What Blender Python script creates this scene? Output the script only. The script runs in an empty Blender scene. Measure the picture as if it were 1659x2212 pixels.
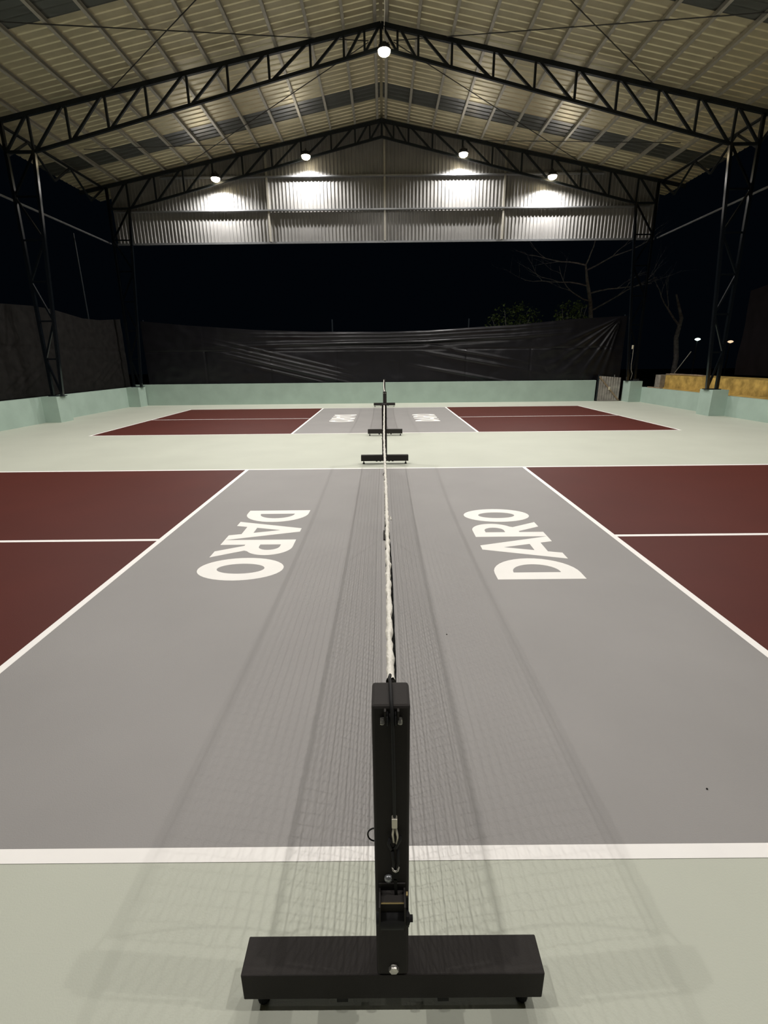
import bpy, bmesh, math, random
from mathutils import Vector, Matrix, noise

random.seed(7)
scene = bpy.context.scene
C = scene.collection

# ------------------------------------------------------------------ camera
F_PX, PITCH, ROLL, YAW = 1045.6, 0.3051, -0.0104, -0.0021
CAM = Vector((-0.0138, -1.1825, 1.5848))
cam_d = bpy.data.cameras.new('camera')
cam = bpy.data.objects.new('camera', cam_d)
C.objects.link(cam)
cam_d.sensor_fit = 'HORIZONTAL'
cam_d.sensor_width = 36.0
cam_d.lens = 36.0 * F_PX / 1659.0
cam_d.clip_start, cam_d.clip_end = 0.02, 300
fw = Vector((math.sin(YAW) * math.cos(PITCH), math.cos(YAW) * math.cos(PITCH), -math.sin(PITCH)))
rt = Vector((math.cos(YAW), -math.sin(YAW), 0))
up = rt.cross(fw)
r2 = math.cos(ROLL) * rt + math.sin(ROLL) * up
u2 = -math.sin(ROLL) * rt + math.cos(ROLL) * up
cam.matrix_world = Matrix(((r2.x, u2.x, -fw.x, CAM.x), (r2.y, u2.y, -fw.y, CAM.y),
                           (r2.z, u2.z, -fw.z, CAM.z), (0, 0, 0, 1)))
scene.camera = cam

# ------------------------------------------------------------------ world (night) and exposure
world = bpy.data.worlds.new('night')
scene.world = world
world.use_nodes = True
bg = world.node_tree.nodes['Background']
bg.inputs['Color'].default_value = (0.18, 0.34, 0.60, 1)
bg.inputs['Strength'].default_value = 0.0034
scene.view_settings.view_transform = 'Standard'
scene.view_settings.look = 'None'
scene.view_settings.gamma = 1.0
scene.view_settings.use_curve_mapping = False
scene.view_settings.exposure = 0.0

# lamp settings (the lamps themselves are built further down)
LAMP_W = 655.0
LAMP_COL = (1.0, 0.965, 0.94)
LAMP_CONE = math.radians(157)
LENS_EMIT = 20.0
ROW_FAR, ROW_MID, ROW_NEAR = 1.0, 1.15, 0.58       # dimming of the three lamp rows

# ------------------------------------------------------------------ materials
def mat(name, col, rough=0.5, metal=0.0, spec=0.5, nscale=None, namt=0.0, bump=0.0, bscale=60.0,
        emit=None, estr=0.0, trans=0.0, alpha=1.0, col2=None):
    m = bpy.data.materials.new(name)
    m.use_nodes = True
    nt = m.node_tree
    b = nt.nodes['Principled BSDF']
    b.inputs['Base Color'].default_value = (*col, 1)
    b.inputs['Roughness'].default_value = rough
    b.inputs['Metallic'].default_value = metal
    b.inputs['Specular IOR Level'].default_value = spec
    b.inputs['Alpha'].default_value = alpha
    if trans:
        b.inputs['Transmission Weight'].default_value = trans
    if emit:
        b.inputs['Emission Color'].default_value = (*emit, 1)
        b.inputs['Emission Strength'].default_value = estr
    if nscale or bump:
        tc = nt.nodes.new('ShaderNodeTexCoord')
    if nscale:
        nz = nt.nodes.new('ShaderNodeTexNoise')
        nz.inputs['Scale'].default_value = nscale
        nz.inputs['Detail'].default_value = 5
        nt.links.new(tc.outputs['Object'], nz.inputs['Vector'])
        rp = nt.nodes.new('ShaderNodeValToRGB')
        lo = col2 if col2 else tuple(c * (1 - namt) for c in col)
        hi = col if col2 else tuple(min(1, c * (1 + namt)) for c in col)
        rp.color_ramp.elements[0].position = 0.3
        rp.color_ramp.elements[1].position = 0.7
        rp.color_ramp.elements[0].color = (*lo, 1)
        rp.color_ramp.elements[1].color = (*hi, 1)
        nt.links.new(nz.outputs['Fac'], rp.inputs['Fac'])
        nt.links.new(rp.outputs['Color'], b.inputs['Base Color'])
    if bump:
        n2 = nt.nodes.new('ShaderNodeTexNoise')
        n2.inputs['Scale'].default_value = bscale
        n2.inputs['Detail'].default_value = 3
        nt.links.new(tc.outputs['Object'], n2.inputs['Vector'])
        bp = nt.nodes.new('ShaderNodeBump')
        bp.inputs['Strength'].default_value = bump
        bp.inputs['Distance'].default_value = 0.01
        nt.links.new(n2.outputs['Fac'], bp.inputs['Height'])
        nt.links.new(bp.outputs['Normal'], b.inputs['Normal'])
    return m

M = {
    'pale':   mat('pale sage floor paint', (0.525, 0.545, 0.455), 0.55, spec=0.35, nscale=1.1, namt=0.035, bump=0.08, bscale=180),
    'grey':   mat('grey court paint', (0.300, 0.288, 0.275), 0.55, spec=0.35, nscale=1.3, namt=0.04, bump=0.08, bscale=180),
    'maroon': mat('maroon court paint', (0.084, 0.0150, 0.0090), 0.58, spec=0.24, nscale=1.6, namt=0.06, bump=0.08, bscale=180),
    'white':  mat('white line paint', (0.97, 0.945, 0.90), 0.55, spec=0.3, nscale=6, namt=0.02),
    'letter': mat('white letter paint', (0.95, 0.93, 0.87), 0.55, spec=0.3, nscale=3, namt=0.03),
    'wall':   mat('pale green wall paint', (0.35, 0.45, 0.385), 0.7, spec=0.3, nscale=2.2, namt=0.07, bump=0.15, bscale=25),
    'roof':   mat('cream roof sheet underside', (0.56, 0.51, 0.345), 0.34, 0.42, nscale=2.5, namt=0.10),
    'sky':    mat('translucent roof sheet', (0.055, 0.060, 0.052), 0.35, spec=0.35, nscale=3, namt=0.1),
    'gable':  mat('galvanised gable sheet', (0.25, 0.246, 0.236), 0.42, 0.2, nscale=1.7, namt=0.12),
    'purlin': mat('galvanised purlin', (0.44, 0.42, 0.36), 0.42, 0.4, nscale=5, namt=0.1),
    'steel':  mat('dark painted steel', (0.008, 0.012, 0.0155), 0.42, spec=0.3, nscale=9, namt=0.2),
    'colsteel': mat('grey primer steel', (0.0035, 0.005, 0.0065), 0.22, 0.0, spec=0.30, nscale=9, namt=0.2),
    'chord': mat('glossy dark steel', (0.0045, 0.006, 0.0075), 0.17, 0.0, spec=0.75),
    'rod':    mat('brace rod steel', (0.05, 0.05, 0.045), 0.5, 0.3),
    'galv':   mat('galvanised pipe', (0.30, 0.31, 0.32), 0.35, 0.6, nscale=8, namt=0.1),
    'black':  mat('black powder coat', (0.042, 0.0385, 0.036), 0.45, spec=0.04, bump=0.10, bscale=420),
    'rubber': mat('black rubber', (0.012, 0.012, 0.012), 0.7, spec=0.3),
    'zinc':   mat('zinc bolt', (0.62, 0.60, 0.55), 0.28, 0.9, bump=0.25, bscale=220),
    'brass':  mat('zinc yellow edge', (0.55, 0.42, 0.20), 0.35, 0.9),
    'ferrule': mat('aluminium ferrule', (0.66, 0.62, 0.52), 0.35, 0.5),
    'cord':   mat('net cord', (0.014, 0.014, 0.013), 0.8, spec=0.2),
    'band':   mat('white headband vinyl', (0.86, 0.83, 0.74), 0.6, spec=0.3, bump=0.4, bscale=90),
    'tarp':   mat('black plastic tarpaulin', (0.0050, 0.0047, 0.0064), 0.36, spec=0.36, nscale=3, namt=0.2),
    'net':    mat('shade net', (0.0095, 0.0088, 0.008), 0.9, spec=0.1, nscale=5, namt=0.35),
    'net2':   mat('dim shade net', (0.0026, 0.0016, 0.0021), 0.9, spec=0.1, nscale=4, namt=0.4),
    'yellow': mat('ochre stained concrete', (0.43, 0.29, 0.080), 0.85, spec=0.15, nscale=5, namt=0.38, bump=0.5, bscale=55),
    'conc':   mat('grey concrete', (0.24, 0.22, 0.18), 0.85, spec=0.15, nscale=8, namt=0.3, bump=0.5, bscale=30),
    'gate':   mat('weathered corrugated iron', (0.34, 0.31, 0.28), 0.45, 0.4, nscale=5, namt=0.3),
    'wood':   mat('weathered wood', (0.26, 0.19, 0.12), 0.8, nscale=14, namt=0.35),
    'soil':   mat('dark night soil', (0.030, 0.026, 0.020), 0.95, spec=0.1, nscale=1.5, namt=0.4, bump=0.6, bscale=6),
    'bark':   mat('grey bark', (0.34, 0.32, 0.30), 0.9, spec=0.1, nscale=10, namt=0.4, bump=0.6, bscale=30),
    'leaf':   mat('green leaf', (0.13, 0.19, 0.05), 0.6, nscale=4, namt=0.4),
    'lens':   mat('lamp lens', (0.9, 0.9, 0.9), 0.4, emit=(1.0, 0.83, 0.52), estr=LENS_EMIT),
    'housing': mat('lamp housing', (0.05, 0.05, 0.05), 0.5, 0.5),
    'cool':   mat('distant cool lamp', (0.9, 0.9, 0.9), 0.4, emit=(0.75, 1.0, 0.85), estr=3.0),
    'warm':   mat('distant warm lamp', (0.9, 0.9, 0.9), 0.4, emit=(1.0, 0.72, 0.45), estr=1.0),
    'cable':  mat('white cable sheath', (0.90, 0.87, 0.78), 0.5),
    'box':    mat('cream plastic box', (0.62, 0.56, 0.42), 0.5),
}
_t = M['sky'].node_tree.nodes['Principled BSDF']
_t.inputs['Transmission Weight'].default_value = 0.12

# ------------------------------------------------------------------ mesh helpers
class MB:
    def __init__(s):
        s.v, s.f = [], []
    def add(s, vs, fs):
        o = len(s.v)
        s.v += [tuple(p) for p in vs]
        s.f += [tuple(i + o for i in q) for q in fs]
        return s
    def box(s, x0, x1, y0, y1, z0, z1):
        vs = [(x, y, z) for z in (z0, z1) for y in (y0, y1) for x in (x0, x1)]
        return s.add(vs, [(0, 2, 3, 1), (4, 5, 7, 6), (0, 1, 5, 4), (2, 6, 7, 3), (0, 4, 6, 2), (1, 3, 7, 5)])
    def bar(s, a, b, w, h, upv=(0, 0, 1)):
        a, b = Vector(a), Vector(b)
        d = (b - a).normalized()
        u = Vector(upv)
        if abs(d.dot(u)) > 0.98:
            u = Vector((0, 1, 0))
        r = d.cross(u).normalized()
        u = r.cross(d).normalized()
        vs = []
        for p in (a, b):
            for i, j in ((-1, -1), (1, -1), (1, 1), (-1, 1)):
                vs.append(p + r * (i * w / 2) + u * (j * h / 2))
        return s.add(vs, [(0, 1, 2, 3), (7, 6, 5, 4), (0, 4, 5, 1), (1, 5, 6, 2), (2, 6, 7, 3), (3, 7, 4, 0)])
    def path(s, pts, r, n=6, caps=True):
        pts = [Vector(p) for p in pts]
        rr = r if isinstance(r, (list, tuple)) else [r] * len(pts)
        d0 = (pts[1] - pts[0]).normalized()
        u = Vector((0, 0, 1)) if abs(d0.z) < 0.9 else Vector((1, 0, 0))
        vs, fs = [], []
        for i, p in enumerate(pts):
            d = (pts[min(i + 1, len(pts) - 1)] - pts[max(i - 1, 0)]).normalized()
            a = d.cross(u)
            if a.length < 1e-6:
                a = Vector((1, 0, 0))
            a.normalize()
            u = a.cross(d).normalized()
            for k in range(n):
                t = 2 * math.pi * k / n
                vs.append(p + (a * math.cos(t) + u * math.sin(t)) * rr[i])
        for i in range(len(pts) - 1):
            for k in range(n):
                k2 = (k + 1) % n
                fs.append((i * n + k, i * n + k2, (i + 1) * n + k2, (i + 1) * n + k))
        if caps:
            fs.append(tuple(range(n - 1, -1, -1)))
            fs.append(tuple((len(pts) - 1) * n + k for k in range(n)))
        return s.add(vs, fs)
    def lathe(s, c, prof, n=20, axis='z'):
        vs, fs = [], []
        c = Vector(c)
        for r, h in prof:
            for k in range(n):
                t = 2 * math.pi * k / n
                p = (r * math.cos(t), r * math.sin(t), h)
                if axis == 'x':
                    p = (h, p[0], p[1])
                elif axis == 'y':
                    p = (p[0], h, p[1])
                vs.append(c + Vector(p))
        for i in range(len(prof) - 1):
            for k in range(n):
                k2 = (k + 1) % n
                fs.append((i * n + k, i * n + k2, (i + 1) * n + k2, (i + 1) * n + k))
        fs.append(tuple(range(n - 1, -1, -1)))
        fs.append(tuple((len(prof) - 1) * n + k for k in range(n)))
        return s.add(vs, fs)
    def grid(s, nu, nv, fn):
        vs = [fn(i / nu, j / nv) for j in range(nv + 1) for i in range(nu + 1)]
        w = nu + 1
        return s.add(vs, [(j * w + i, j * w + i + 1, (j + 1) * w + i + 1, (j + 1) * w + i)
                          for j in range(nv) for i in range(nu)])
    def mesh(s, name, m, off=(0, 0, 0), smooth=False, bevel=0.0):
        me = bpy.data.meshes.new(name)
        me.from_pydata([(x - off[0], y - off[1], z - off[2]) for x, y, z in s.v], [], s.f)
        bm = bmesh.new()
        bm.from_mesh(me)
        bmesh.ops.recalc_face_normals(bm, faces=bm.faces)
        if bevel:
            bmesh.ops.bevel(bm, geom=list(bm.edges), offset=bevel, segments=2, affect='EDGES', profile=0.5)
        bm.to_mesh(me)
        bm.free()
        if smooth:
            for p in me.polygons:
                p.use_smooth = True
        me.materials.append(m)
        return me

def tag(o, label=None, cat=None, group=None, kind=None):
    if label: o['label'] = label
    if cat: o['category'] = cat
    if group: o['group'] = group
    if kind: o['kind'] = kind
    return o

def thing(name, loc, label, cat, group=None):
    o = bpy.data.objects.new(name, None)
    o.empty_display_size = 0.1
    C.objects.link(o)
    o.location = loc
    return tag(o, label, cat, group)

def wloc(o):
    l = Vector(o.location)
    return l + wloc(o.parent) if o.parent else l

def part(name, mb, m, parent, smooth=False, bevel=0.0, kind=None, label=None):
    """mb is written in world coordinates; roots carry a location only"""
    off = wloc(parent) if parent else Vector((0, 0, 0))
    o = bpy.data.objects.new(name, mb.mesh(name, m, off, smooth, bevel))
    C.objects.link(o)
    if parent: o.parent = parent
    if kind: o['kind'] = kind
    if label: o['label'] = label
    return o

def solo(name, mb, m, label, cat, group=None, smooth=False, bevel=0.0):
    return tag(part(name, mb, m, None, smooth, bevel), label, cat, group)

def structure(name, mb, m, label, smooth=False):
    return tag(part(name, mb, m, None, smooth), label, None, None, 'structure')

def link_copy(src, parent, loc=None, rotz=None):
    c = src.copy()
    C.objects.link(c)
    c.parent = parent
    if loc is not None: c.location = loc
    if rotz is not None: c.rotation_euler = (0, 0, rotz)
    return c

def dup(root, loc, label, rotz=0.0, group=None):
    r = root.copy()
    C.objects.link(r)
    r.location = loc
    r.rotation_euler = (0, 0, rotz)
    r['label'] = label
    if group: r['group'] = group
    for ch in list(root.children):
        c = link_copy(ch, r)
        for g in list(ch.children):
            link_copy(g, c)
    return r

# ------------------------------------------------------------------ dimensions
L, N, CW, B = 0.0508, 2.1336, 6.096, 6.7056       # line, kitchen, court width, half length
C2Y = CW + 3.6725                                  # near sideline of the far court
WX, WB = 9.42, 17.65                               # side walls, back wall
RIDGE, SLOPE = 8.93, 0.191                         # top of the rafters
T1, T2, T0, TM = 12.70, 17.35, 8.35, -0.35         # truss planes

# ------------------------------------------------------------------ floor and court paint
fl = MB().box(-WX, WX, -6.0, WB, -0.12, 0.0)
floor = structure('floor', fl, M['pale'], 'pale sage painted sports floor around the courts')

def paint(name, x0, x1, y0, y1, z, m):
    return part(name, MB().add([(x0, y0, z), (x1, y0, z), (x1, y1, z), (x0, y1, z)], [(0, 1, 2, 3)]), m, floor)

for yb in (0.0, C2Y):
    paint('kitchen_zone', -N, N, yb, yb + CW, 0.0006, M['grey'])
    for sx in (-1, 1):
        xa, xb = sorted((sx * N, sx * B))
        paint('service_box', xa, xb, yb, yb + CW / 2, 0.0006, M['maroon'])
        paint('service_box', xa, xb, yb + CW / 2, yb + CW, 0.0006, M['maroon'])
    zl = 0.0013
    paint('sideline', -B, B, yb, yb + L, zl, M['white'])
    paint('sideline', -B, B, yb + CW - L, yb + CW, zl, M['white'])
    for sx in (-1, 1):
        xa, xb = sorted((sx * N, sx * (N - L)))
        paint('kitchen_line', xa, xb, yb + L, yb + CW - L, zl, M['white'])
        xa, xb = sorted((sx * B, sx * (B - L)))
        paint('baseline', xa, xb, yb + L, yb + CW - L, zl, M['white'])
        xa, xb = sorted((sx * N, sx * (B - L)))
        paint('centre_line', xa, xb, yb + CW / 2 - L / 2, yb + CW / 2 + L / 2, zl, M['white'])

# letters D A R O: outlines in units of the letter height (u along reading, v up)
def arc(cx, cy, rx, ry, a0, a1, n=18):
    return [(cx + rx * math.cos(math.radians(a0 + (a1 - a0) * i / n)),
             cy + ry * math.sin(math.radians(a0 + (a1 - a0) * i / n))) for i in range(n + 1)]
H = 0.665
def glyph(ch):
    if ch == 'D':
        w = 0.60
        return [[(0, 0)] + arc(0.17, 0.5, w - 0.17, 0.5, -90, 90) + [(0, 1)],
                [(0.185, 0.225)] + arc(0.20, 0.5, w - 0.385, 0.275, -90, 90) + [(0.185, 0.775)]], w
    if ch == 'A':
        w = 0.80
        return [[(0, 0), (0.195, 0), (0.245, 0.17), (0.555, 0.17), (0.605, 0), (w, 0), (0.475, 1), (0.325, 1)],
                [(0.29, 0.33), (0.51, 0.33), (0.40, 0.70)]], w
    if ch == 'R':
        w = 0.62
        return [[(0, 0), (0.185, 0), (0.185, 0.34), (0.225, 0.34), (0.415, 0), (w, 0), (0.40, 0.385)]
                + arc(0.27, 0.69, 0.29, 0.31, -58, 90) + [(0, 1)],
                [(0.185, 0.545)] + arc(0.26, 0.685, 0.12, 0.14, -90, 90, 12) + [(0.185, 0.825)]], w
    w = 0.66
    return [arc(w / 2, 0.5, w / 2, 0.515, 0, 360, 40)[:-1], arc(w / 2, 0.5, w / 2 - 0.185, 0.285, 0, 360, 40)[:-1]], w

def glyph_mesh(ch):
    loops, w = glyph(ch)
    cu = bpy.data.curves.new('outline', 'CURVE')
    cu.dimensions = '2D'
    cu.fill_mode = 'BOTH'
    for lp in loops:
        sp = cu.splines.new('POLY')
        sp.points.add(len(lp) - 1)
        for i, (a, b) in enumerate(lp):
            sp.points[i].co = (a * H, b * H, 0, 1)
        sp.use_cyclic_u = True
    ob = bpy.data.objects.new('outline', cu)
    C.objects.link(ob)
    dg = bpy.context.evaluated_depsgraph_get()
    me = bpy.data.meshes.new_from_object(ob.evaluated_get(dg))
    bpy.data.objects.remove(ob)
    bpy.data.curves.remove(cu)
    me.materials.clear()
    me.materials.append(M['letter'])
    me.name = 'painted_letter'
    return me
GL = {c: glyph_mesh(c) for c in 'DARO'}
for yb in (0.0, C2Y):
    for side in (-1, 1):
        for ch, adv in (('D', 0.0), ('A', 0.385), ('R', 0.915), ('O', 1.345)):
            o = bpy.data.objects.new('painted_letter', GL[ch])
            C.objects.link(o)
            o.parent = floor
            if side < 0:
                o.location = (-1.505, yb + 3.94 - adv, 0.0013)
                o.rotation_euler = (0, 0, -math.pi / 2)
            else:
                o.location = (1.495, yb + 2.13 + adv, 0.0013)
                o.rotation_euler = (0, 0, math.pi / 2)

# ------------------------------------------------------------------ low perimeter walls with pillars
wl = structure('wall_left', MB().box(-WX - 0.16, -WX, -6.0, WB + 0.16, 0, 0.69), M['wall'], 'low pale green wall along the left side')
wr = structure('wall_right', MB().box(WX, WX + 0.16, -6.0, WB + 0.16, 0, 0.535), M['wall'], 'low pale green wall along the right side')
wb = structure('wall_back', MB().box(-WX, 7.98, WB, WB + 0.16, 0, 0.765), M['wall'], 'low pale green wall closing the far end')
for yy in (T1, 17.33, T0, TM):
    part('pillar', MB().box(-WX, -8.99, yy - 0.28, yy + 0.28, 0, 0.70), M['wall'], wl)
    part('pillar', MB().box(8.98, WX, yy - 0.28, yy + 0.28, 0, 0.70 if yy < 15 else 0.74), M['wall'], wr)

# ------------------------------------------------------------------ roof: sheets, skylights, purlins, rods
def roof_z(x, lift=0.0):
    return RIDGE + lift - SLOPE * abs(x)
SH = 0.11                                        # sheet height above rafter top
def sheet_profile(y0, y1, pitch=0.205, rib=0.016):
    n = max(1, round((y1 - y0) / pitch))
    p = (y1 - y0) / n
    pr = []
    for i in range(n):
        a = y0 + i * p
        pr += [(a, 0), (a + p * 0.62, 0), (a + p * 0.70, rib), (a + p * 0.92, rib)]
    pr.append((y1, 0))
    return pr
def roof_sheet_mesh(y0, y1, sx, m, name):
    mb = MB()
    prof = sheet_profile(0, y1 - y0)
    vs = []
    for (yy, zz) in prof:
        for t in (0.0, 0.5, 1.0):
            x = 0.04 + t * 10.1
            vs.append((sx * x, yy, -SLOPE * x + zz))
    fs = []
    for i in range(len(prof) - 1):
        for k in range(2):
            fs.append((i * 3 + k, i * 3 + k + 1, (i + 1) * 3 + k + 1, (i + 1) * 3 + k))
    mb.add(vs, fs)
    return mb.mesh(name, m)
ceil_mb = MB()
for sx in (-1, 1):                                # folded ridge capping closes the top
    a, b = (0, RIDGE + SH + 0.045), (sx * 0.35, RIDGE + SH + 0.045 - 0.35 * SLOPE)
    ceil_mb.add([(a[0], -3.2, a[1]), (b[0], -3.2, b[1]), (b[0], 18.3, b[1]), (a[0], 18.3, a[1])], [(0, 1, 2, 3)])
ceiling = structure('ceiling', ceil_mb, M['roof'], 'pitched ribbed metal roof seen from below')
SW = 0.835
edges = []
y = 16.27
while y < 18.0: edges.append(y); y += SW
spans = [(16.27 + i * SW, 16.27 + (i + 1) * SW) for i in range(-24, 3)]
cache = {}
for (a, b) in spans:
    mid = (a + b) / 2
    sky = any(abs(mid - s) < SW / 2 for s in (15.85, 10.33, 5.6, 0.9))
    for sx in (-1, 1):
        key = (sx, sky)
        if key not in cache:
            cache[key] = roof_sheet_mesh(0, SW, sx, M['sky' if sky else 'roof'], 'skylight_sheet' if sky else 'roof_sheet')
        o = bpy.data.objects.new('skylight_sheet' if sky else 'roof_sheet', cache[key])
        C.objects.link(o)
        o.parent = ceiling
        o.location = (0, a, RIDGE + SH)
        if sky: o['label'] = 'dark translucent skylight strip'
# purlins: C sections running the length of the hall
pm = {}
for sx in (-1, 1):
    mb = MB()
    ang = math.atan(SLOPE) * sx
    for (px, pz) in (((-0.032, 0.0), (0.032, 0.0)), ((-0.032, 0.0), (-0.032, 0.10)), ((-0.032, 0.10), (0.032, 0.10))):
        (x0, z0), (x1, z1) = px, pz
        t = 0.004
        if z0 == z1: mb.box(x0, x1, -3.1, 17.9, z0 - t / 2, z0 + t / 2)
        else: mb.box(x0 - t / 2, x0 + t / 2, -3.1, 17.9, z0, z1)
    mb.box(0.028, 0.032, -3.1, 17.9, 0.0, 0.015)
    pm[sx] = mb.mesh('purlin', M['purlin'])
    xs = [0.13] + [0.845 + 0.787 * i for i in range(11)] + [9.42]
    for x in xs:
        o = bpy.data.objects.new('purlin', pm[sx])
        C.objects.link(o)
        o.parent = ceiling
        o.location = (sx * x, 0, roof_z(x, 0.006))
        o.rotation_euler = (0, ang, 0)
# cross-bracing rods just under the purlins
def rod(a, b, r=0.011):
    A = (a[0], a[1], roof_z(a[0], -0.012)); Bp = (b[0], b[1], roof_z(b[0], -0.012))
    part('brace_rod', MB().path([A, Bp], r, 5), M['rod'], ceiling)
for sx in (-1, 1):
    rod((sx * 0.30, 13.3), (sx * 6.35, 17.25))
    rod((sx * 8.4, 14.9), (sx * 3.3, 17.3))
    rod((sx * 6.35, 12.65), (sx * 0.3, 8.4))
    rod((sx * 0.3, 13.25), (sx * 7.9, 9.6))

# ------------------------------------------------------------------ lattice trusses
KX, KZ, AZ = 8.47, 6.49, 8.44                     # knee, apex of bottom chord
def bot_z(x): return AZ - (AZ - KZ) * abs(x) / KX
NODES = [0.38, 0.86, 1.64, 2.62, 3.60, 4.57, 5.57, 6.56, 7.53, KX]
def truss(Y, label):
    t = thing('roof_truss', (0, Y, KZ), label, 'truss', 'lattice roof trusses')
    th = 0.05
    for sx in (-1, 1):
        part('top_chord', MB().bar((0, Y, roof_z(0, -0.05)), (sx * 10.05, Y, roof_z(10.05, -0.05)), 0.075, 0.095), M['steel'], t)
        part('bottom_chord', MB().bar((0, Y, AZ), (sx * KX, Y, KZ), 0.065, 0.065), M['steel'], t)
        part('bottom_chord', MB().bar((sx * KX, Y, KZ), (sx * 9.16, Y, KZ), 0.06, 0.06), M['steel'], t)
        for i, x in enumerate(NODES):
            part('web_vertical', MB().bar((sx * x, Y, bot_z(x)), (sx * x, Y, roof_z(x, -0.06)), th, th), M['steel'], t)
            if i > 0:
                xi = NODES[i - 1]
                part('web_diagonal', MB().bar((sx * (x - 0.05), Y, bot_z(x - 0.05)), (sx * (xi + 0.06), Y, roof_z(xi, -0.06)), th, th), M['steel'], t)
            else:
                part('web_diagonal', MB().bar((sx * x, Y, bot_z(x)), (sx * 0.03, Y, roof_z(0.03, -0.06)), th, th), M['steel'], t)
        part('web_diagonal', MB().bar((sx * 9.14, Y, KZ), (sx * (KX + 0.04), Y, roof_z(KX, -0.07)), 0.05, 0.05), M['steel'], t)
    part('king_post', MB().bar((0, Y, AZ), (0, Y, RIDGE - 0.05), 0.06, 0.06), M['steel'], t)
    return t
tr1 = truss(T1, 'dark lattice roof truss with the lamp hanging at its apex')
dup(tr1, (0, T2, KZ), 'far dark lattice truss with four lamps against the gable')
dup(tr1, (0, T0, KZ), 'dark lattice roof truss above the top edge of the picture')
dup(tr1, (0, TM, KZ), 'dark lattice roof truss overhead behind the viewpoint')

# tapered lattice columns on the wall pillars
def column(sx, Y, label, zb=0.70):
    x_bi, x_bo, x_ti, x_to = 8.99, 9.25, KX, 9.14
    t = thing('lattice_column', (sx * 9.12, Y, zb), label, 'column', 'lattice columns under the trusses')
    ib, it = Vector((sx * x_bi, Y, zb + 0.02)), Vector((sx * x_ti, Y, KZ + 0.02))
    ob_, ot = Vector((sx * x_bo, Y, zb + 0.02)), Vector((sx * x_to, Y, roof_z(9.14, -0.08)))
    part('base_plate', MB().box(sx * 9.12 - 0.19, sx * 9.12 + 0.19, Y - 0.12, Y + 0.12, zb, zb + 0.02), M['steel'], t)
    part('inner_chord', MB().bar(ib, it, 0.075, 0.075, (0, 1, 0)), M['chord'], t)
    part('outer_chord', MB().bar(ob_, ot, 0.075, 0.075, (0, 1, 0)), M['colsteel'], t)
    n = 6
    om = ob_ + (ot - ob_) * ((KZ - zb) / (ot.z - ob_.z))
    for i in range(n):
        a = ib + (it - ib) * (i / n)
        b = ob_ + (om - ob_) * ((i + 1) / n)
        a2 = ob_ + (om - ob_) * (i / n)
        b2 = ib + (it - ib) * ((i + 1) / n)
        part('lacing_bar', MB().bar(*((a2, b2) if i % 2 else (a, b)), 0.045, 0.045, (0, 1, 0)), M['colsteel'], t)
        if i: part('lacing_bar', MB().bar(a, a2, 0.04, 0.04, (0, 1, 0)), M['colsteel'], t)
    return t
column(-1, T1, 'dark lattice column on the nearer left wall pillar')
column(1, T1, 'dark lattice column on the nearer right wall pillar')
column(-1, T2 - 0.02, 'dark lattice column in the far left corner')
column(1, T2 - 0.02, 'dark lattice column in the far right corner beside the gate', 0.74)

# eave lattice beams and long side pipes
for sx, nm in ((-1, 'left'), (1, 'right')):
    t = thing('eave_beam', (sx * 9.22, 12.7, 6.45), 'dark lattice eave beam running along the %s side of the roof' % nm, 'beam')
    part('top_chord', MB().bar((sx * 9.22, 8.4, 7.08), (sx * 9.22, T2 - 0.05, 7.08), 0.05, 0.05), M['steel'], t)
    yy = 8.4
    k = 0
    while yy < T2 - 0.3:
        y2 = min(yy + 0.89, T2 - 0.05)
        za, zb_ = (7.07, 6.47) if k % 2 == 0 else (6.47, 7.07)
        part('web_diagonal', MB().bar((sx * 9.22, yy, za), (sx * 9.22, y2, zb_), 0.045, 0.045), M['steel'], t)
        yy = y2
        k += 1
    xx = -9.36 if sx < 0 else 9.44
    solo('side_pipe', MB().path([(xx, 4.0, 5.6), (xx, 17.5, 5.48)], 0.028, 8), M['galv'],
         'thin galvanised pipe running along the %s side under the eave' % nm, 'pipe')

# ------------------------------------------------------------------ gable of vertical ribbed sheets
GY, GZ0, GX0, GX1 = 17.62, 5.50, -9.16, 9.36
gable = structure('wall_gable', MB().box(GX0, GX1, GY - 0.055, GY - 0.005, GZ0 - 0.06, GZ0), M['galv'], 'ribbed metal gable hanging above the far end')
def gable_sheet(x0, x1, pitch=0.122, rib=0.020):
    n = max(1, round((x1 - x0) / pitch))
    p = (x1 - x0) / n
    vs, fs = [], []
    for i in range(n):
        a = x0 + i * p
        for (xx, dy) in ((a, 0), (a + p * 0.55, 0), (a + p * 0.66, -rib), (a + p * 0.90, -rib)):
            vs.append((xx, dy))
    vs.append((x1, 0))
    P = []
    for xx, dy in vs:
        P.append((xx, GY + dy, GZ0))
        P.append((xx, GY + dy, roof_z(xx, 0.10)))
    return MB().add(P, [(2 * i, 2 * i + 2, 2 * i + 3, 2 * i + 1) for i in range(len(vs) - 1)])
ng = 19
for i in range(ng):
    a = GX0 + (GX1 - GX0) * i / ng
    b = GX0 + (GX1 - GX0) * (i + 1) / ng
    part('gable_sheet', gable_sheet(a, b), M['gable'], gable)
for gz in (6.44, 7.42):
    w = min(9.1, (RIDGE - 0.1 - gz) / SLOPE)
    part('girt', MB().box(-w, w, GY - 0.14, GY - 0.022, gz - 0.02, gz + 0.02), M['galv'], gable)
for gx in (-3.86, 0.08, 4.10):
    part('gable_post', MB().box(gx - 0.03, gx + 0.03, GY - 0.10, GY - 0.022, GZ0, roof_z(gx, -0.05)), M['purlin'], gable)

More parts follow.
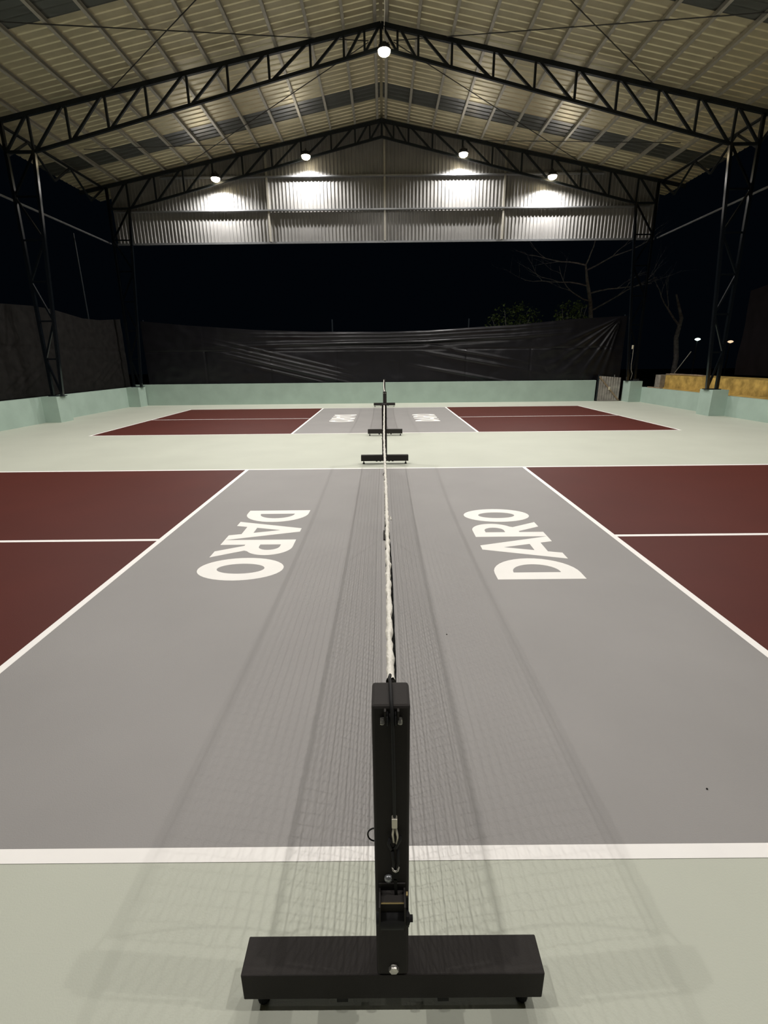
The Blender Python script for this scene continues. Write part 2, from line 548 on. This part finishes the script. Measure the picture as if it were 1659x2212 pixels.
# ------------------------------------------------------------------ high-bay lamps
LAMPS = []
def lamp(x, y, z, label, gain, arm_y=None, cord=False, group='high-bay lamps'):
    t = thing('high_bay_lamp', (x, y, z), label, 'lamp', group)
    hz = z + 0.035
    part('housing', MB().lathe((x, y, hz), [(0.155, 0.0), (0.160, 0.03), (0.13, 0.05), (0.075, 0.055), (0.07, 0.13), (0.05, 0.145)], 24), M['housing'], t, True)
    part('lens', MB().lathe((x, y, hz - 0.001), [(0.142, 0.0), (0.140, -0.03), (0.125, -0.065), (0.085, -0.092), (0.03, -0.104)], 24), M['lens'], t, True)
    fins = MB()
    for k in range(10):
        a = 2 * math.pi * k / 10
        fins.bar((x + 0.06 * math.cos(a), y + 0.06 * math.sin(a), hz + 0.085), (x + 0.125 * math.cos(a), y + 0.125 * math.sin(a), hz + 0.075), 0.008, 0.07)
    part('heat_sink', fins, M['housing'], t)
    if arm_y is not None:
        part('bracket', MB().bar((x, y, hz + 0.13), (x, y, hz + 0.20), 0.03, 0.03).bar((x, y, hz + 0.19), (x, arm_y, hz + 0.19), 0.035, 0.035), M['housing'], t)
    if cord:
        part('cord', MB().path([(x, y, hz + 0.14), (x + 0.005, y, hz + 0.3), (x, y, hz + 0.43)], 0.008, 6), M['cable'], t)
    ld = bpy.data.lights.new('lamp_light', 'SPOT')
    ld.energy = LAMP_W * gain
    ld.color = LAMP_COL
    ld.spot_size = LAMP_CONE
    ld.spot_blend = 0.55
    ld.shadow_soft_size = 0.035
    lo = bpy.data.objects.new('lamp_light', ld)
    C.objects.link(lo)
    lo.parent = t
    lo.location = (0, 0, -0.088)
    return t
XS = ((-5.42, 7.23, 'leftmost'), (-2.445, 7.82, 'second from left'), (2.62, 7.835, 'second from right'), (5.54, 7.19, 'rightmost'))
for x, z, w in XS:
    lamp(x, 17.10, z, 'glowing lamp on the far truss, %s of four' % w, ROW_FAR, T2)
for x, z, w in XS:
    lamp(x, 8.02, z, 'glowing lamp above the top picture edge, %s in its row' % w, ROW_MID, T0)
for x, z, w in XS:
    lamp(x, -0.72, z, 'glowing lamp overhead behind the viewpoint, %s in its row' % w, ROW_NEAR, TM)
lamp(0.07, 12.52, 8.28, 'single glowing lamp hanging under the roof ridge', 0.55, None, True)
solo('ridge_cable', MB().path([(0.075, 12.50, 8.762), (0.085, 12.0, 8.74), (0.07, 10.6, 8.72), (0.08, 9.0, 8.74), (0.07, 7.0, 8.73)], 0.008, 6), M['cable'],
     'white cable running under the roof ridge to the lamp', 'cable')

# ------------------------------------------------------------------ net stands
PX = -0.006
def net_stand(yc, label, facing=-1, x=PX):
    """authored for facing -y (outside face towards the camera)"""
    t = thing('net_post_stand', (x, yc, 0), label, 'net post', 'net posts on the courts')
    f = yc - 0.043                                    # front plane of base and post
    part('base', MB().box(x - 0.376, x + 0.376, f, f + 0.087, 0.047, 0.137), M['black'], t, bevel=0.003)
    p = part('post', MB().box(x - 0.0385, x + 0.0385, f, f + 0.077, 0.137, 0.933), M['black'], t, bevel=0.006)
    for sx in (-1, 1):
        for dy in (0.030, 0.066):
            ft = part('foot', MB().lathe((x + sx * 0.335, f + dy, 0), [(0.016, 0.0), (0.016, 0.006), (0.009, 0.020), (0.006, 0.024), (0.006, 0.048)], 14), M['rubber'], t)
        part('foot_bolt', MB().lathe((x + sx * 0.358, f + 0.02, 0.036), [(0.006, 0.0), (0.006, 0.012)], 6), M['zinc'], t)
        part('caster_bracket', MB().box(x + sx * 0.128 - 0.014, x + sx * 0.128 + 0.014, f + 0.004, f + 0.03, 0.028, 0.048), M['rubber'], t)
        part('caster_bracket', MB().box(x + sx * 0.07 - 0.01, x + sx * 0.07 + 0.01, f + 0.05, f + 0.075, 0.036, 0.048), M['rubber'], t)
    # hex bolt low on the post
    bz, bx = 0.166, x + 0.003
    part('bolt', MB().lathe((bx, f, bz), [(0.0125, -0.001), (0.0125, -0.006), (0.0115, -0.0095), (0.004, -0.011)], 6, 'y'), M['zinc'], t)
    # pulley slot with its two side nuts
    pl = part('pulley_bracket', MB().box(x - 0.0135, x - 0.0095, f - 0.010, f + 0.0, 0.885, 0.928).box(x + 0.0125, x + 0.0165, f - 0.010, f, 0.885, 0.928), M['black'], t)
    part('pulley_wheel', MB().lathe((x - 0.009, f + 0.001, 0.905), [(0.016, 0.0), (0.016, 0.003), (0.011, 0.006), (0.011, 0.014), (0.016, 0.017), (0.016, 0.020)], 18, 'x'), M['rubber'], pl)
    for bx2 in (x - 0.0185, x + 0.0165):
        part('nut', MB().lathe((bx2, f - 0.006, 0.902), [(0.0065, -0.003), (0.0075, 0.0), (0.0075, 0.004), (0.0055, 0.006)], 6, 'x'), M['zinc'], pl)
    # strap winch
    w = part('winch_frame', MB().box(x - 0.030, x + 0.030, f - 0.003, f, 0.335, 0.452)
             .box(x - 0.030, x - 0.026, f - 0.045, f, 0.350, 0.440).box(x + 0.026, x + 0.030, f - 0.045, f, 0.350, 0.440)
             .box(x - 0.026, x + 0.026, f - 0.030, f - 0.002, 0.400, 0.432), M['black'], t)
    part('winch_drum', MB().lathe((x - 0.028, f - 0.030, 0.383), [(0.012, -0.008), (0.012, 0.0), (0.020, 0.002), (0.020, 0.054), (0.012, 0.056), (0.012, 0.066), (0.007, 0.068), (0.007, 0.074)], 20, 'x'), M['rubber'], w, True)
    part('ratchet_wheel', MB().lathe((x + 0.031, f - 0.028, 0.383), [(0.017, 0.0), (0.017, 0.006)], 12, 'x'), M['rubber'], w)
    part('pawl', MB().box(x + 0.030, x + 0.036, f - 0.022, f - 0.012, 0.395, 0.437), M['rubber'], w)
    part('bright_edge', MB().box(x - 0.025, x + 0.026, f - 0.0315, f - 0.0295, 0.4310, 0.4335).box(x + 0.031, x + 0.035, f - 0.020, f - 0.012, 0.432, 0.441), M['brass'], w)
    part('winch_bolt', MB().lathe((x - 0.008, f, 0.470), [(0.0095, -0.001), (0.0095, -0.005), (0.007, -0.009), (0.002, -0.011)], 12, 'y'), M['galv'], t, True)
    part('wire_loop', MB().path([(x - 0.038 - 0.016 * math.sin(a), f + 0.030, 0.560 + 0.019 * math.cos(a)) for a in [i * math.pi / 10 for i in range(11)]], 0.0018, 5), M['rubber'], t)
    return t
st1 = net_stand(-0.344, 'black net post with winch nearest the camera')
dup(st1, (-0.010, 6.44, 0), 'black net post at the far end of the near net', math.pi)
dup(st1, (0.006, C2Y - 0.344, 0), 'black net post at the near end of the far net')
dup(st1, (0.004, C2Y + CW + 0.325, 0), 'black net post in front of the back wall', math.pi)

# ------------------------------------------------------------------ nets
def net(y0, y1, label, x=-0.009, detail=True):
    t = thing('court_net', (x, (y0 + y1) / 2, 0), label, 'net', 'nets across the two courts')
    Lh = y1 - y0
    def top(s): return 0.915 - 0.062 * math.sin(math.pi * s)
    def wob(s): return x + 0.004 * math.sin(7 * s + 0.5) + 0.006 * (s - 0.2) * -1
    zb = 0.10
    ny, nz = round(Lh / 0.046), 18
    mb = MB()
    random.seed(11)
    jit = [[random.uniform(-0.002, 0.002) for _ in range(nz + 1)] for _ in range(ny + 1)]
    def P(i, j):
        s = i / ny
        z = zb + (top(s) - 0.02 - zb) * j / nz
        return Vector((wob(s) + jit[i][j] + 0.002 * math.sin(s * 23 + j * 0.3) + (0.025 - 0.038 * s) * math.sin(math.pi * min(1, j / nz * 1.0)) ** 0.5, y0 + s * Lh + jit[i][(j + 3) % (nz + 1)] * 1.4, z))
    def thread(pts, r):
        vs, fs = [], []
        for p in pts:
            for k in range(3):
                a = 2 * math.pi * k / 3
                vs.append((p.x + r * math.cos(a), p.y, p.z) if False else p + Vector((r * math.cos(a), r * math.sin(a) * 0.9, r * math.sin(a) * 0.9)))
        for i in range(len(pts) - 1):
            for k in range(3):
                fs.append((i * 3 + k, i * 3 + (k + 1) % 3, (i + 1) * 3 + (k + 1) % 3, (i + 1) * 3 + k))
        mb.add(vs, fs)
    for j in range(0, nz):
        thread([P(i, j) for i in range(ny + 1)], 0.0023)
    for i in range(ny + 1):
        pts = [P(i, j) for j in range(nz + 1)]
        vs, fs = [], []
        for p in pts:
            for k in range(3):
                a = 2 * math.pi * k / 3
                vs.append(p + Vector((0.0023 * math.cos(a), 0.0023 * math.sin(a), 0)))
        for q in range(nz):
            for k in range(3):
                fs.append((q * 3 + k, q * 3 + (k + 1) % 3, (q + 1) * 3 + (k + 1) % 3, (q + 1) * 3 + k))
        mb.add(vs, fs)
    part('net_mesh', mb, M['cord'], t, kind='stuff')
    # folded, rumpled headband
    nb, ns = 420, 10
    hb = MB()
    vs, fs = [], []
    for i in range(nb + 1):
        s = i / nb
        yy = y0 + s * Lh
        c = Vector((wob(s) + 0.0016 * noise.noise((yy * 9, 0, 3)), yy, top(s)))
        for k in range(ns):
            a = 2 * math.pi * k / ns
            rx = 0.0080 + 0.0062 * noise.noise((yy * 24, math.cos(a) * 1.2, 7)) + 0.0030 * noise.noise((yy * 62, a, 2))
            rz = 0.024 if math.sin(a) < 0 else 0.009
            zz = math.sin(a) * rz + 0.005 * noise.noise((yy * 30, a * 2, 1))
            vs.append(c + Vector((math.cos(a) * rx + 0.0035 * noise.noise((yy * 17, 5, 9)), 0.008 * noise.noise((yy * 30, a, 6)), zz - 0.004)))
    for i in range(nb):
        for k in range(ns):
            fs.append((i * ns + k, i * ns + (k + 1) % ns, (i + 1) * ns + (k + 1) % ns, (i + 1) * ns + k))
    hb.add(vs, fs)
    part('headband', hb, M['band'], t, True)
    part('bottom_rope', MB().path([(wob(i / 40), y0 + Lh * i / 40, zb) for i in range(41)], 0.0035, 5), M['cord'], t)
    for s, e in ((0.0, 1), (1.0, -1)):
        part('side_rope', MB().path([(wob(s) + 0.004 * math.sin(k), y0 + s * Lh + e * 0.05 * math.sin(math.pi * k / 8), zb + (top(s) - zb) * k / 8) for k in range(9)], 0.004, 5), M['cord'], t)
    part('tie_end', MB().path([(wob(0.19) + 0.006, y0 + Lh * 0.19, top(0.19)), (wob(0.19) + 0.016, y0 + Lh * 0.192, top(0.19) - 0.004), (wob(0.19) + 0.020, y0 + Lh * 0.188, top(0.19) - 0.012)], 0.0028, 5), M['band'], t)
    # tension cable over the near post, ferrule, hook and strap down to the winch
    for s, e in ((0.0, -1), (1.0, 1)):
        ye = y0 + s * Lh
        pf = ye + e * 0.104                           # outer face of the post
        fo = pf + e * 0.012
        part('tension_cable', MB().path([(wob(s), ye - e * 0.015, 0.918), (x + 0.001, ye + e * 0.012, 0.930), (x + 0.003, ye + e * 0.035, 0.9370), (x + 0.004, pf - e * 0.012, 0.9370),
                                         (x + 0.005, pf + e * 0.008, 0.928), (x + 0.006, fo, 0.905), (x + 0.008, fo, 0.78), (x + 0.009, fo, 0.662)], 0.0036, 8), M['rubber'], t, True)
        part('ferrule', MB().box(x + 0.003, x + 0.015, min(fo - 0.006, fo + 0.006), max(fo - 0.006, fo + 0.006), 0.634, 0.660), M['ferrule'], t, bevel=0.002)
        part('cable_eye', MB().path([(x + 0.008, fo, 0.636), (x + 0.005, fo, 0.612), (x + 0.007, fo, 0.590), (x + 0.013, fo, 0.584), (x + 0.016, fo, 0.604), (x + 0.011, fo, 0.636)], 0.0026, 6), M['ferrule'], t, True)
        part('snap_hook', MB().path([(x - 0.001, fo, 0.600), (x - 0.004, fo, 0.585), (x + 0.002, fo, 0.570), (x + 0.011, fo, 0.574), (x + 0.020, fo, 0.596), (x + 0.0215, fo, 0.606)], 0.004, 6)
             .path([(x + 0.004, fo, 0.566), (x + 0.006, fo, 0.536), (x + 0.0065, fo, 0.515), (x + 0.013, fo, 0.512), (x + 0.017, fo, 0.53), (x + 0.016, fo, 0.566)], 0.0036, 6), M['rubber'], t, True)
        part('strap_ring', MB().path([(x + 0.004, fo, 0.517), (x + 0.0065, fo + e * 0.004, 0.511), (x + 0.011, fo + e * 0.005, 0.509), (x + 0.0155, fo + e * 0.004, 0.511), (x + 0.018, fo, 0.517)], 0.0024, 6), M['zinc'], t, True)
        part('strap', MB().bar((x + 0.011, fo, 0.512), (x + 0.010, fo, 0.478), 0.016, 0.003, (0, 1, 0)).bar((x + 0.010, fo, 0.482), (x + 0.012, fo, 0.43), 0.007, 0.003, (0, 1, 0)), M['cord'], t)
    return t
net(-0.283, 6.380, 'black net with rumpled white headband across the near court')
net(C2Y - 0.283, C2Y + CW + 0.265, 'black net with white headband across the far court')
# slim centre supports standing under the middle of each net
for yb, nm in ((0.0, 'near'), (C2Y, 'far')):
    yc = yb + 3.10
    t = thing('net_centre_support', (-0.012, yc, 0), 'slim black support under the middle of the %s net' % nm, 'net support', 'net centre supports')
    part('rod', MB().path([(-0.006, yc, 0.01), (-0.006, yc, 0.42), (-0.006, yc, 0.825)], 0.007, 8), M['black'], t)
    part('foot_plate', MB().box(-0.030, 0.006, yc - 0.12, yc + 0.12, 0.004, 0.014), M['black'], t)
    part('hook', MB().path([(-0.012, yc, 0.60), (-0.022, yc, 0.603), (-0.026, yc, 0.595), (-0.025, yc, 0.58)], 0.003, 6), M['black'], t)

# ------------------------------------------------------------------ black tarpaulin at the far end
TY = 17.90
def lerp(tab, x):
    for (a, va), (b, vb) in zip(tab, tab[1:]):
        if x <= b:
            t = (x - a) / (b - a)
            t = t * t * (3 - 2 * t) if False else t
            return va + (vb - va) * max(0, min(1, t))
    return tab[-1][1]
TOP = [(-8.95, 3.02), (-7.3, 2.86), (-4.75, 2.675), (-2.5, 2.59), (0, 2.56), (1.6, 2.59), (3.1, 2.675), (4.8, 2.755), (6.85, 2.93), (8.95, 3.03)]
def ridge(d, w):
    return math.exp(-(d / w) ** 2)
def tarp_pt(u, v):
    x = -8.95 + u * 17.9
    zt = lerp(TOP, x)
    if v <= 0: pass
    z = 0.775 + (zt - 0.775) * v
    dep = zt - z
    # sagging swags under the top rope
    o = 0.0
    mid = math.exp(-((x - 0.6) / 3.6) ** 2)
    for k, (dd, a, w) in enumerate(((0.06, 0.05, 0.035), (0.17, 0.06, 0.05), (0.29, 0.06, 0.04), (0.38, 0.10, 0.045), (0.47, -0.04, 0.06))):
        curve = dd + 0.010 * (x - 0.6) ** 2 * (0.6 if x < 0.6 else 0.2) * (1 if k > 1 else 0.5)
        o += a * mid * ridge(dep - curve, w)
    # diagonal drags on the left
    md = math.exp(-((x + 3.6) / 1.7) ** 2)
    for k, (c, a, w) in enumerate(((1.55, 0.045, 0.035), (1.42, 0.03, 0.03), (1.28, 0.05, 0.045), (1.72, 0.03, 0.03), (1.08, 0.02, 0.03))):
        line = z - (c + 0.26 * (-3.6 - x) * 0.9)
        o += a * md * ridge(line, w)
    md = math.exp(-((x - 3.2) / 1.6) ** 2)
    for c, a, w in ((1.55, 0.03, 0.05), (1.0, 0.03, 0.04), (1.82, 0.03, 0.04)):
        o += a * md * ridge(z - (c + 0.18 * (3.2 - x)), w)
    # radiating creases from the top right corner
    dx, dz = 8.75 - x, 3.0 - z
    rr = math.hypot(dx, dz)
    if dx > 0.02 and rr < 3.2:
        an = math.atan2(dz, dx)
        for a0, am in ((0.42, 0.05), (0.60, 0.08), (0.78, 0.06), (1.02, 0.07), (1.20, 0.05), (1.36, 0.05)):
            o += am * ridge(an - a0, 0.045) * math.exp(-rr / 1.5) * min(1, rr * 3)
    o += 0.018 * noise.noise((x * 0.9, z * 1.6, 4)) + 0.008 * noise.noise((x * 3.1, z * 4.0, 8))
    # sheet dented back along fence rail and posts, shaped to shade as dark lines
    o -= 0.010 * ridge(z - 1.93, 0.025)
    for px in (-6.7, -4.28, -1.78, 0.62, 3.10, 5.51):
        o -= 0.012 * ridge(x - px, 0.025) * (1 if z < 1.95 else 0.2)
    return (x, TY - o * 1.15, z)
solo('back_tarpaulin', MB().grid(520, 90, tarp_pt), M['tarp'], 'creased black tarpaulin sagging above the back wall', 'tarpaulin', smooth=True)
fe = thing('back_fence', (0, 18.03, 0), 'dark pipe fence holding the black tarpaulin', 'fence')
for px, ph in ((-8.9, 3.06), (-6.7, 2.1), (-4.28, 2.1), (-1.90, 3.02), (0.62, 2.1), (3.16, 3.0), (5.51, 2.1), (8.92, 3.08)):
    part('post', MB().path([(px, 18.03, -0.05), (px, 18.03, ph)], 0.024, 8), M['steel'], fe)
part('rail', MB().path([(-8.9, 18.0, 1.93), (8.92, 18.0, 1.93)], 0.02, 8), M['steel'], fe)

# ------------------------------------------------------------------ left shade net on its posts
LT = [(2.0, 3.0), (9.0, 3.0), (11.9, 3.02), (13.1, 3.08), (14.05, 3.07), (15.4, 2.93), (16.4, 2.95), (17.75, 3.08)]
def left_pt(u, v):
    yy = 2.0 + u * 15.75
    zt = lerp(LT, yy)
    z = 0.71 + (zt - 0.71) * v
    o = 0.03 * noise.noise((yy * 0.8, z * 1.3, 2)) + 0.012 * noise.noise((yy * 2.5, z * 3, 5)) - 0.03 * ridge(z - 1.98, 0.03)
    for c, a in ((0.0, 0.05), (0.35, 0.04), (0.8, 0.05)):
        o += a * ridge((z - 0.9) - 0.55 * (yy - 11.3 - c), 0.06) * math.exp(-((z - 1.2) / 0.4) ** 2)
        o += a * ridge((z - 0.9) - 0.55 * (yy - 15.2 - c), 0.06) * math.exp(-((z - 1.2) / 0.4) ** 2)
    return (-9.60 + o, yy, z)
solo('side_shade_net', MB().grid(220, 40, left_pt), M['net'], 'dark brown shade net along the left wall', 'shade net', smooth=True)
lf = thing('side_fence', (-9.80, 12, 0), 'dark pipe fence holding the shade net on the left', 'fence')
for py in (4.0, 6.5, 9.0, 11.4, 13.8, 16.1):
    part('post', MB().path([(-9.80, py, -0.05), (-9.80, py, 5.5 if py == 16.1 else 3.0)], 0.024, 8), M['steel'], lf)
part('rail', MB().path([(-9.76, 2, 1.98), (-9.76, 17.7, 1.98)], 0.02, 8), M['steel'], lf)

# ------------------------------------------------------------------ right side: gate, ledge, clutter
g = thing('iron_gate', (8.44, 17.56, 0.0), 'small corrugated iron gate with a diagonal brace', 'gate')
gp = MB()
vs, fs = [], []
n = 36
for i in range(n + 1):
    x = 8.03 + (8.86 - 8.03) * i / n
    dy = 0.012 * math.sin(i * math.pi / 2.0)
    zt = 0.925 - 0.07 * i / n
    vs += [(x, 17.57 + dy, 0.02), (x, 17.57 + dy, zt)]
gp.add(vs, [(2 * i, 2 * i + 2, 2 * i + 3, 2 * i + 1) for i in range(n)])
part('corrugated_sheet', gp, M['gate'], g, True)
fr = part('gate_frame', MB().bar((8.015, 17.555, 0.01), (8.015, 17.555, 0.97), 0.04, 0.04), M['steel'], g)
part('diagonal_brace', MB().bar((8.03, 17.535, 0.90), (8.85, 17.535, 0.03), 0.03, 0.045), M['wood'], g)
part('bottom_rail', MB().bar((8.03, 17.545, 0.03), (8.86, 17.545, 0.03), 0.02, 0.03), M['gate'], g)
part('brace_tag', MB().box(8.40, 8.47, 17.50, 17.515, 0.42, 0.53), M['box'], g)
part('latch', MB().bar((8.60, 17.555, 0.86), (8.60, 17.555, 0.96), 0.02, 0.02), M['galv'], g)

led = thing('concrete_ledge', (10.3, 13.0, 0), 'ochre stained concrete ledge behind the right wall', 'ledge')
part('ledge_body', MB().box(10.2, 11.3, 6.0, 17.0, -0.05, 0.945), M['yellow'], led)
part('ledge_end', MB().box(10.02, 11.3, 17.0, 17.35, -0.05, 0.955), M['conc'], led)
part('earth_fill', MB().add([(WX + 0.2, 6, 0.47), (10.2, 6, 0.52), (10.2, 17.0, 0.52), (WX + 0.2, 17.0, 0.47), (WX + 0.2, 6, -0.05), (10.2, 6, -0.05), (10.2, 17.0, -0.05), (WX + 0.2, 17.0, -0.05)],
                            [(0, 1, 2, 3), (4, 7, 6, 5), (0, 4, 5, 1), (2, 6, 7, 3), (1, 5, 6, 2), (0, 3, 7, 4)]), M['yellow'], led)
random.seed(3)
for k, (a, b, nm) in enumerate((((10.32, 17.2, 0.975), (10.45, 15.3, 0.968), 'thickest brown stick lying along the ledge top'),
                                ((10.52, 17.3, 0.977), (10.55, 15.7, 0.967), 'bent brown stick lying across the ledge top'),
                                ((10.68, 16.9, 0.965), (10.66, 15.1, 0.965), 'rear brown stick lying on the ledge top'))):
    mid = [a[i] * 0.5 + b[i] * 0.5 for i in range(3)]
    mid[0] += 0.02 * (-1) ** k
    mid[2] += 0.01
    solo('stick', MB().path([a, mid, b], [0.02, 0.018, 0.012], 6), M['wood'], nm, 'stick', 'sticks on the ledge')
solo('leaning_pole', MB().path([(10.40, 16.90, 0.96), (10.42, 16.1, 1.74)], 0.013, 6), M['galv'], 'thin grey pole leaning up from the ledge', 'pole')
solo('wood_plank', MB().bar((9.50, 16.75, 0.552), (9.55, 16.0, 0.552), 0.10, 0.03), M['wood'], 'short weathered plank lying on the right wall', 'plank')
hose = []
for k in range(61):
    a = k / 60 * 5 * math.pi
    hose.append((9.28 + 0.10 * math.cos(a), 17.28 + 0.10 * math.sin(a), 0.752 + 0.016 * k / 15))
solo('coiled_hose', MB().path(hose, 0.011, 6), M['rubber'], 'dark hose coiled on the pillar beside the gate', 'hose', smooth=True)
sb = thing('switch_box', (9.0, 17.22, 1.90), 'cream switch box with a hanging cable on the far right column', 'switch box')
part('box', MB().box(8.965, 9.015, 17.24, 17.285, 1.86, 1.99), M['box'], sb, bevel=0.006)
part('cable', MB().path([(9.01, 17.25, 1.87), (9.02, 17.24, 1.6), (9.0, 17.22, 1.35), (9.01, 17.2, 1.15), (9.06, 17.17, 1.0), (8.99, 17.1, 0.80)], 0.008, 6), M['conc'], sb, True)

def right_pt(u, v):
    yy = 7.5 + u * 7.6
    z = 1.0 + v * (3.4 - 0.9 * u)
    return (11.35 + 0.06 * noise.noise((yy, z, 3)), yy, z)
solo('right_shade_net', MB().grid(60, 30, right_pt), M['net2'], 'very dark shade net behind the ochre ledge', 'shade net', smooth=True)

# ------------------------------------------------------------------ night ground, tree and shrubs beyond
gr = MB().add([(-60, 17.85, -0.06), (60, 17.85, -0.06), (60, 70, -0.06), (-60, 70, -0.06)], [(0, 1, 2, 3)])
gr.add([(-60, -10, -0.06), (-9.6, -10, -0.06), (-9.6, 17.85, -0.06), (-60, 17.85, -0.06)], [(0, 1, 2, 3)])
gr.add([(9.6, -10, -0.06), (60, -10, -0.06), (60, 17.85, -0.06), (9.6, 17.85, -0.06)], [(0, 1, 2, 3)])
structure('ground', gr, M['soil'], 'dark earth outside the hall')

def twig(mb, p, d, ln, r, depth, rng):
    pts, rr = [p.copy()], [r]
    n = 7
    for i in range(n):
        d = (d + Vector((rng.uniform(-.22, .22), rng.uniform(-.15, .15), rng.uniform(-.16, .2)))).normalized()
        p = p + d * ln / n
        pts.append(p.copy())
        rr.append(r * (1 - 0.75 * (i + 1) / n))
        if depth and i in (2, 4, 5):
            e = (d + Vector((rng.uniform(-.9, .9), rng.uniform(-.4, .4), rng.uniform(-.3, .8)))).normalized()
            twig(mb, p.copy(), e, ln * rng.uniform(.4, .6), rr[-1] * 0.7, depth - 1, rng)
    mb.path(pts, rr, 5)
rng = random.Random(5)
tree = thing('bare_tree', (9.1, 21.5, -0.06), 'bare branching tree behind the tarpaulin on the right', 'tree')
part('trunk', MB().path([(9.15, 21.5, -0.06), (9.1, 21.5, 1.6), (9.05, 21.5, 3.2), (8.95, 21.5, 3.9), (8.7, 21.45, 4.7), (8.55, 21.4, 5.3)], [0.14, 0.12, 0.10, 0.085, 0.065, 0.04], 8), M['bark'], tree, True)
BR = [((8.95, 21.5, 3.9), (-1, -0.1, 0.12), 2.2), ((8.85, 21.48, 4.2), (1, -0.1, 0.15), 2.6), ((8.75, 21.46, 4.5), (-1, -0.1, 0.05), 2.8), ((8.6, 21.42, 5.1), (1, -0.1, 0.25), 2.6),
      ((8.55, 21.4, 5.3), (-1, 0, 0.2), 2.4), ((9.0, 21.5, 3.5), (1, -0.2, 0.5), 2.8), ((8.55, 21.4, 5.3), (0.4, 0, 1), 1.8)]
for a, d, ln in BR:
    mb = MB()
    twig(mb, Vector(a), Vector(d).normalized(), ln, 0.034, 2, rng)
    part('branch', mb, M['bark'], tree)
tr = thing('thin_tree', (13.2, 22.0, -0.06), 'pale thin tree trunk in the dark beyond the ledge', 'tree')
part('trunk', MB().path([(13.3, 22, -0.06), (13.35, 22, 1.5), (13.2, 22, 2.4), (13.3, 22, 3.2), (12.9, 22, 4.2)], [0.13, 0.11, 0.10, 0.08, 0.04], 8), M['bark'], tr, True)
mb = MB()
twig(mb, Vector((13.25, 22, 2.9)), Vector((-0.8, -0.1, 0.7)).normalized(), 2.2, 0.05, 2, rng)
part('branch', mb, M['bark'], tr)

def shrub(c, rx, rz, nl, label, seed):
    rg = random.Random(seed)
    t = thing('shrub', (c[0], c[1], -0.06), label, 'shrub', 'shrubs beyond the tarpaulin')
    st = MB()
    for k in range(7):
        a = rg.uniform(0, 6.28)
        st.path([(c[0], c[1], -0.06), (c[0] + 0.3 * rx * math.cos(a), c[1] + 0.2 * math.sin(a), c[2] * 0.6),
                 (c[0] + 0.8 * rx * math.cos(a), c[1] + 0.5 * rx * math.sin(a), c[2] + rz * rg.uniform(-.1, .7))], [0.04, 0.025, 0.008], 5)
    part('stems', st, M['bark'], t)
    lf_ = MB()
    for k in range(nl):
        while True:
            p = Vector((rg.uniform(-1, 1), rg.uniform(-1, 1), rg.uniform(-1, 1)))
            if p.length < 1: break
        if noise.noise(p * 2.3 + Vector((seed, 0, 0))) < -0.08: continue
        q = Vector((c[0] + p.x * rx, c[1] + p.y * rx * 0.6, c[2] + p.z * rz))
        d = Vector((rg.uniform(-1, 1), rg.uniform(-1, 1), rg.uniform(-.8, .5))).normalized()
        s = d.cross(Vector((rg.uniform(-1, 1), rg.uniform(-1, 1), 1))).normalized()
        ll, ww = rg.uniform(.09, .16), rg.uniform(.025, .045)
        nn = d.cross(s) * ww * 0.5
        lf_.add([q, q + d * ll * .5 + s * ww + nn, q + d * ll, q + d * ll * .5 - s * ww + nn], [(0, 1, 2), (0, 2, 3)])
    part('foliage', lf_, M['leaf'], t, kind='stuff')
shrub((5.5, 20.6, 3.0), 1.2, 0.85, 1500, 'dim green shrub rising above the tarpaulin, left of the bare tree', 1)
shrub((7.75, 20.3, 3.25), 0.75, 0.6, 800, 'small dim shrub between the larger shrub and the bare tree', 2)

# two far lamps seen through the dark on the right
for (px, pz, mm, nm) in ((14.185, 2.316, 'cool', 'small distant lamp with greenish white light'), (15.69, 2.20, 'warm', 'small distant lamp with dim orange light')):
    t = thing('distant_lamp', (px, 22, -0.06), nm, 'lamp')
    part('pole', MB().path([(px + 0.05, 22.1, -0.06), (px + 0.05, 22.1, pz + 0.12)], 0.03, 6), M['steel'], t)
    part('lamp_head', MB().lathe((px, 22, pz), [(0.02, -0.06), (0.09, -0.03), (0.12, 0.0), (0.09, 0.035), (0.03, 0.055)], 14), M[mm], t, True)
    part('lamp_arm', MB().bar((px + 0.05, 22.1, pz + 0.08), (px, 22.0, pz + 0.06), 0.03, 0.03), M['steel'], t)

# two bits of grit lying on the grey zone
for gx, gy, nm in ((0.351, 1.377, 'tiny dark pebble on the grey court right of the net'), (1.211, 0.268, 'tiny dark pebble on the grey court near the right picture edge')):
    solo('pebble', MB().lathe((gx, gy, 0.0007), [(0.0025, 0.0), (0.004, 0.002), (0.0025, 0.004), (0.0008, 0.005)], 7), M['rubber'], nm, 'pebble', 'pebbles on the court')
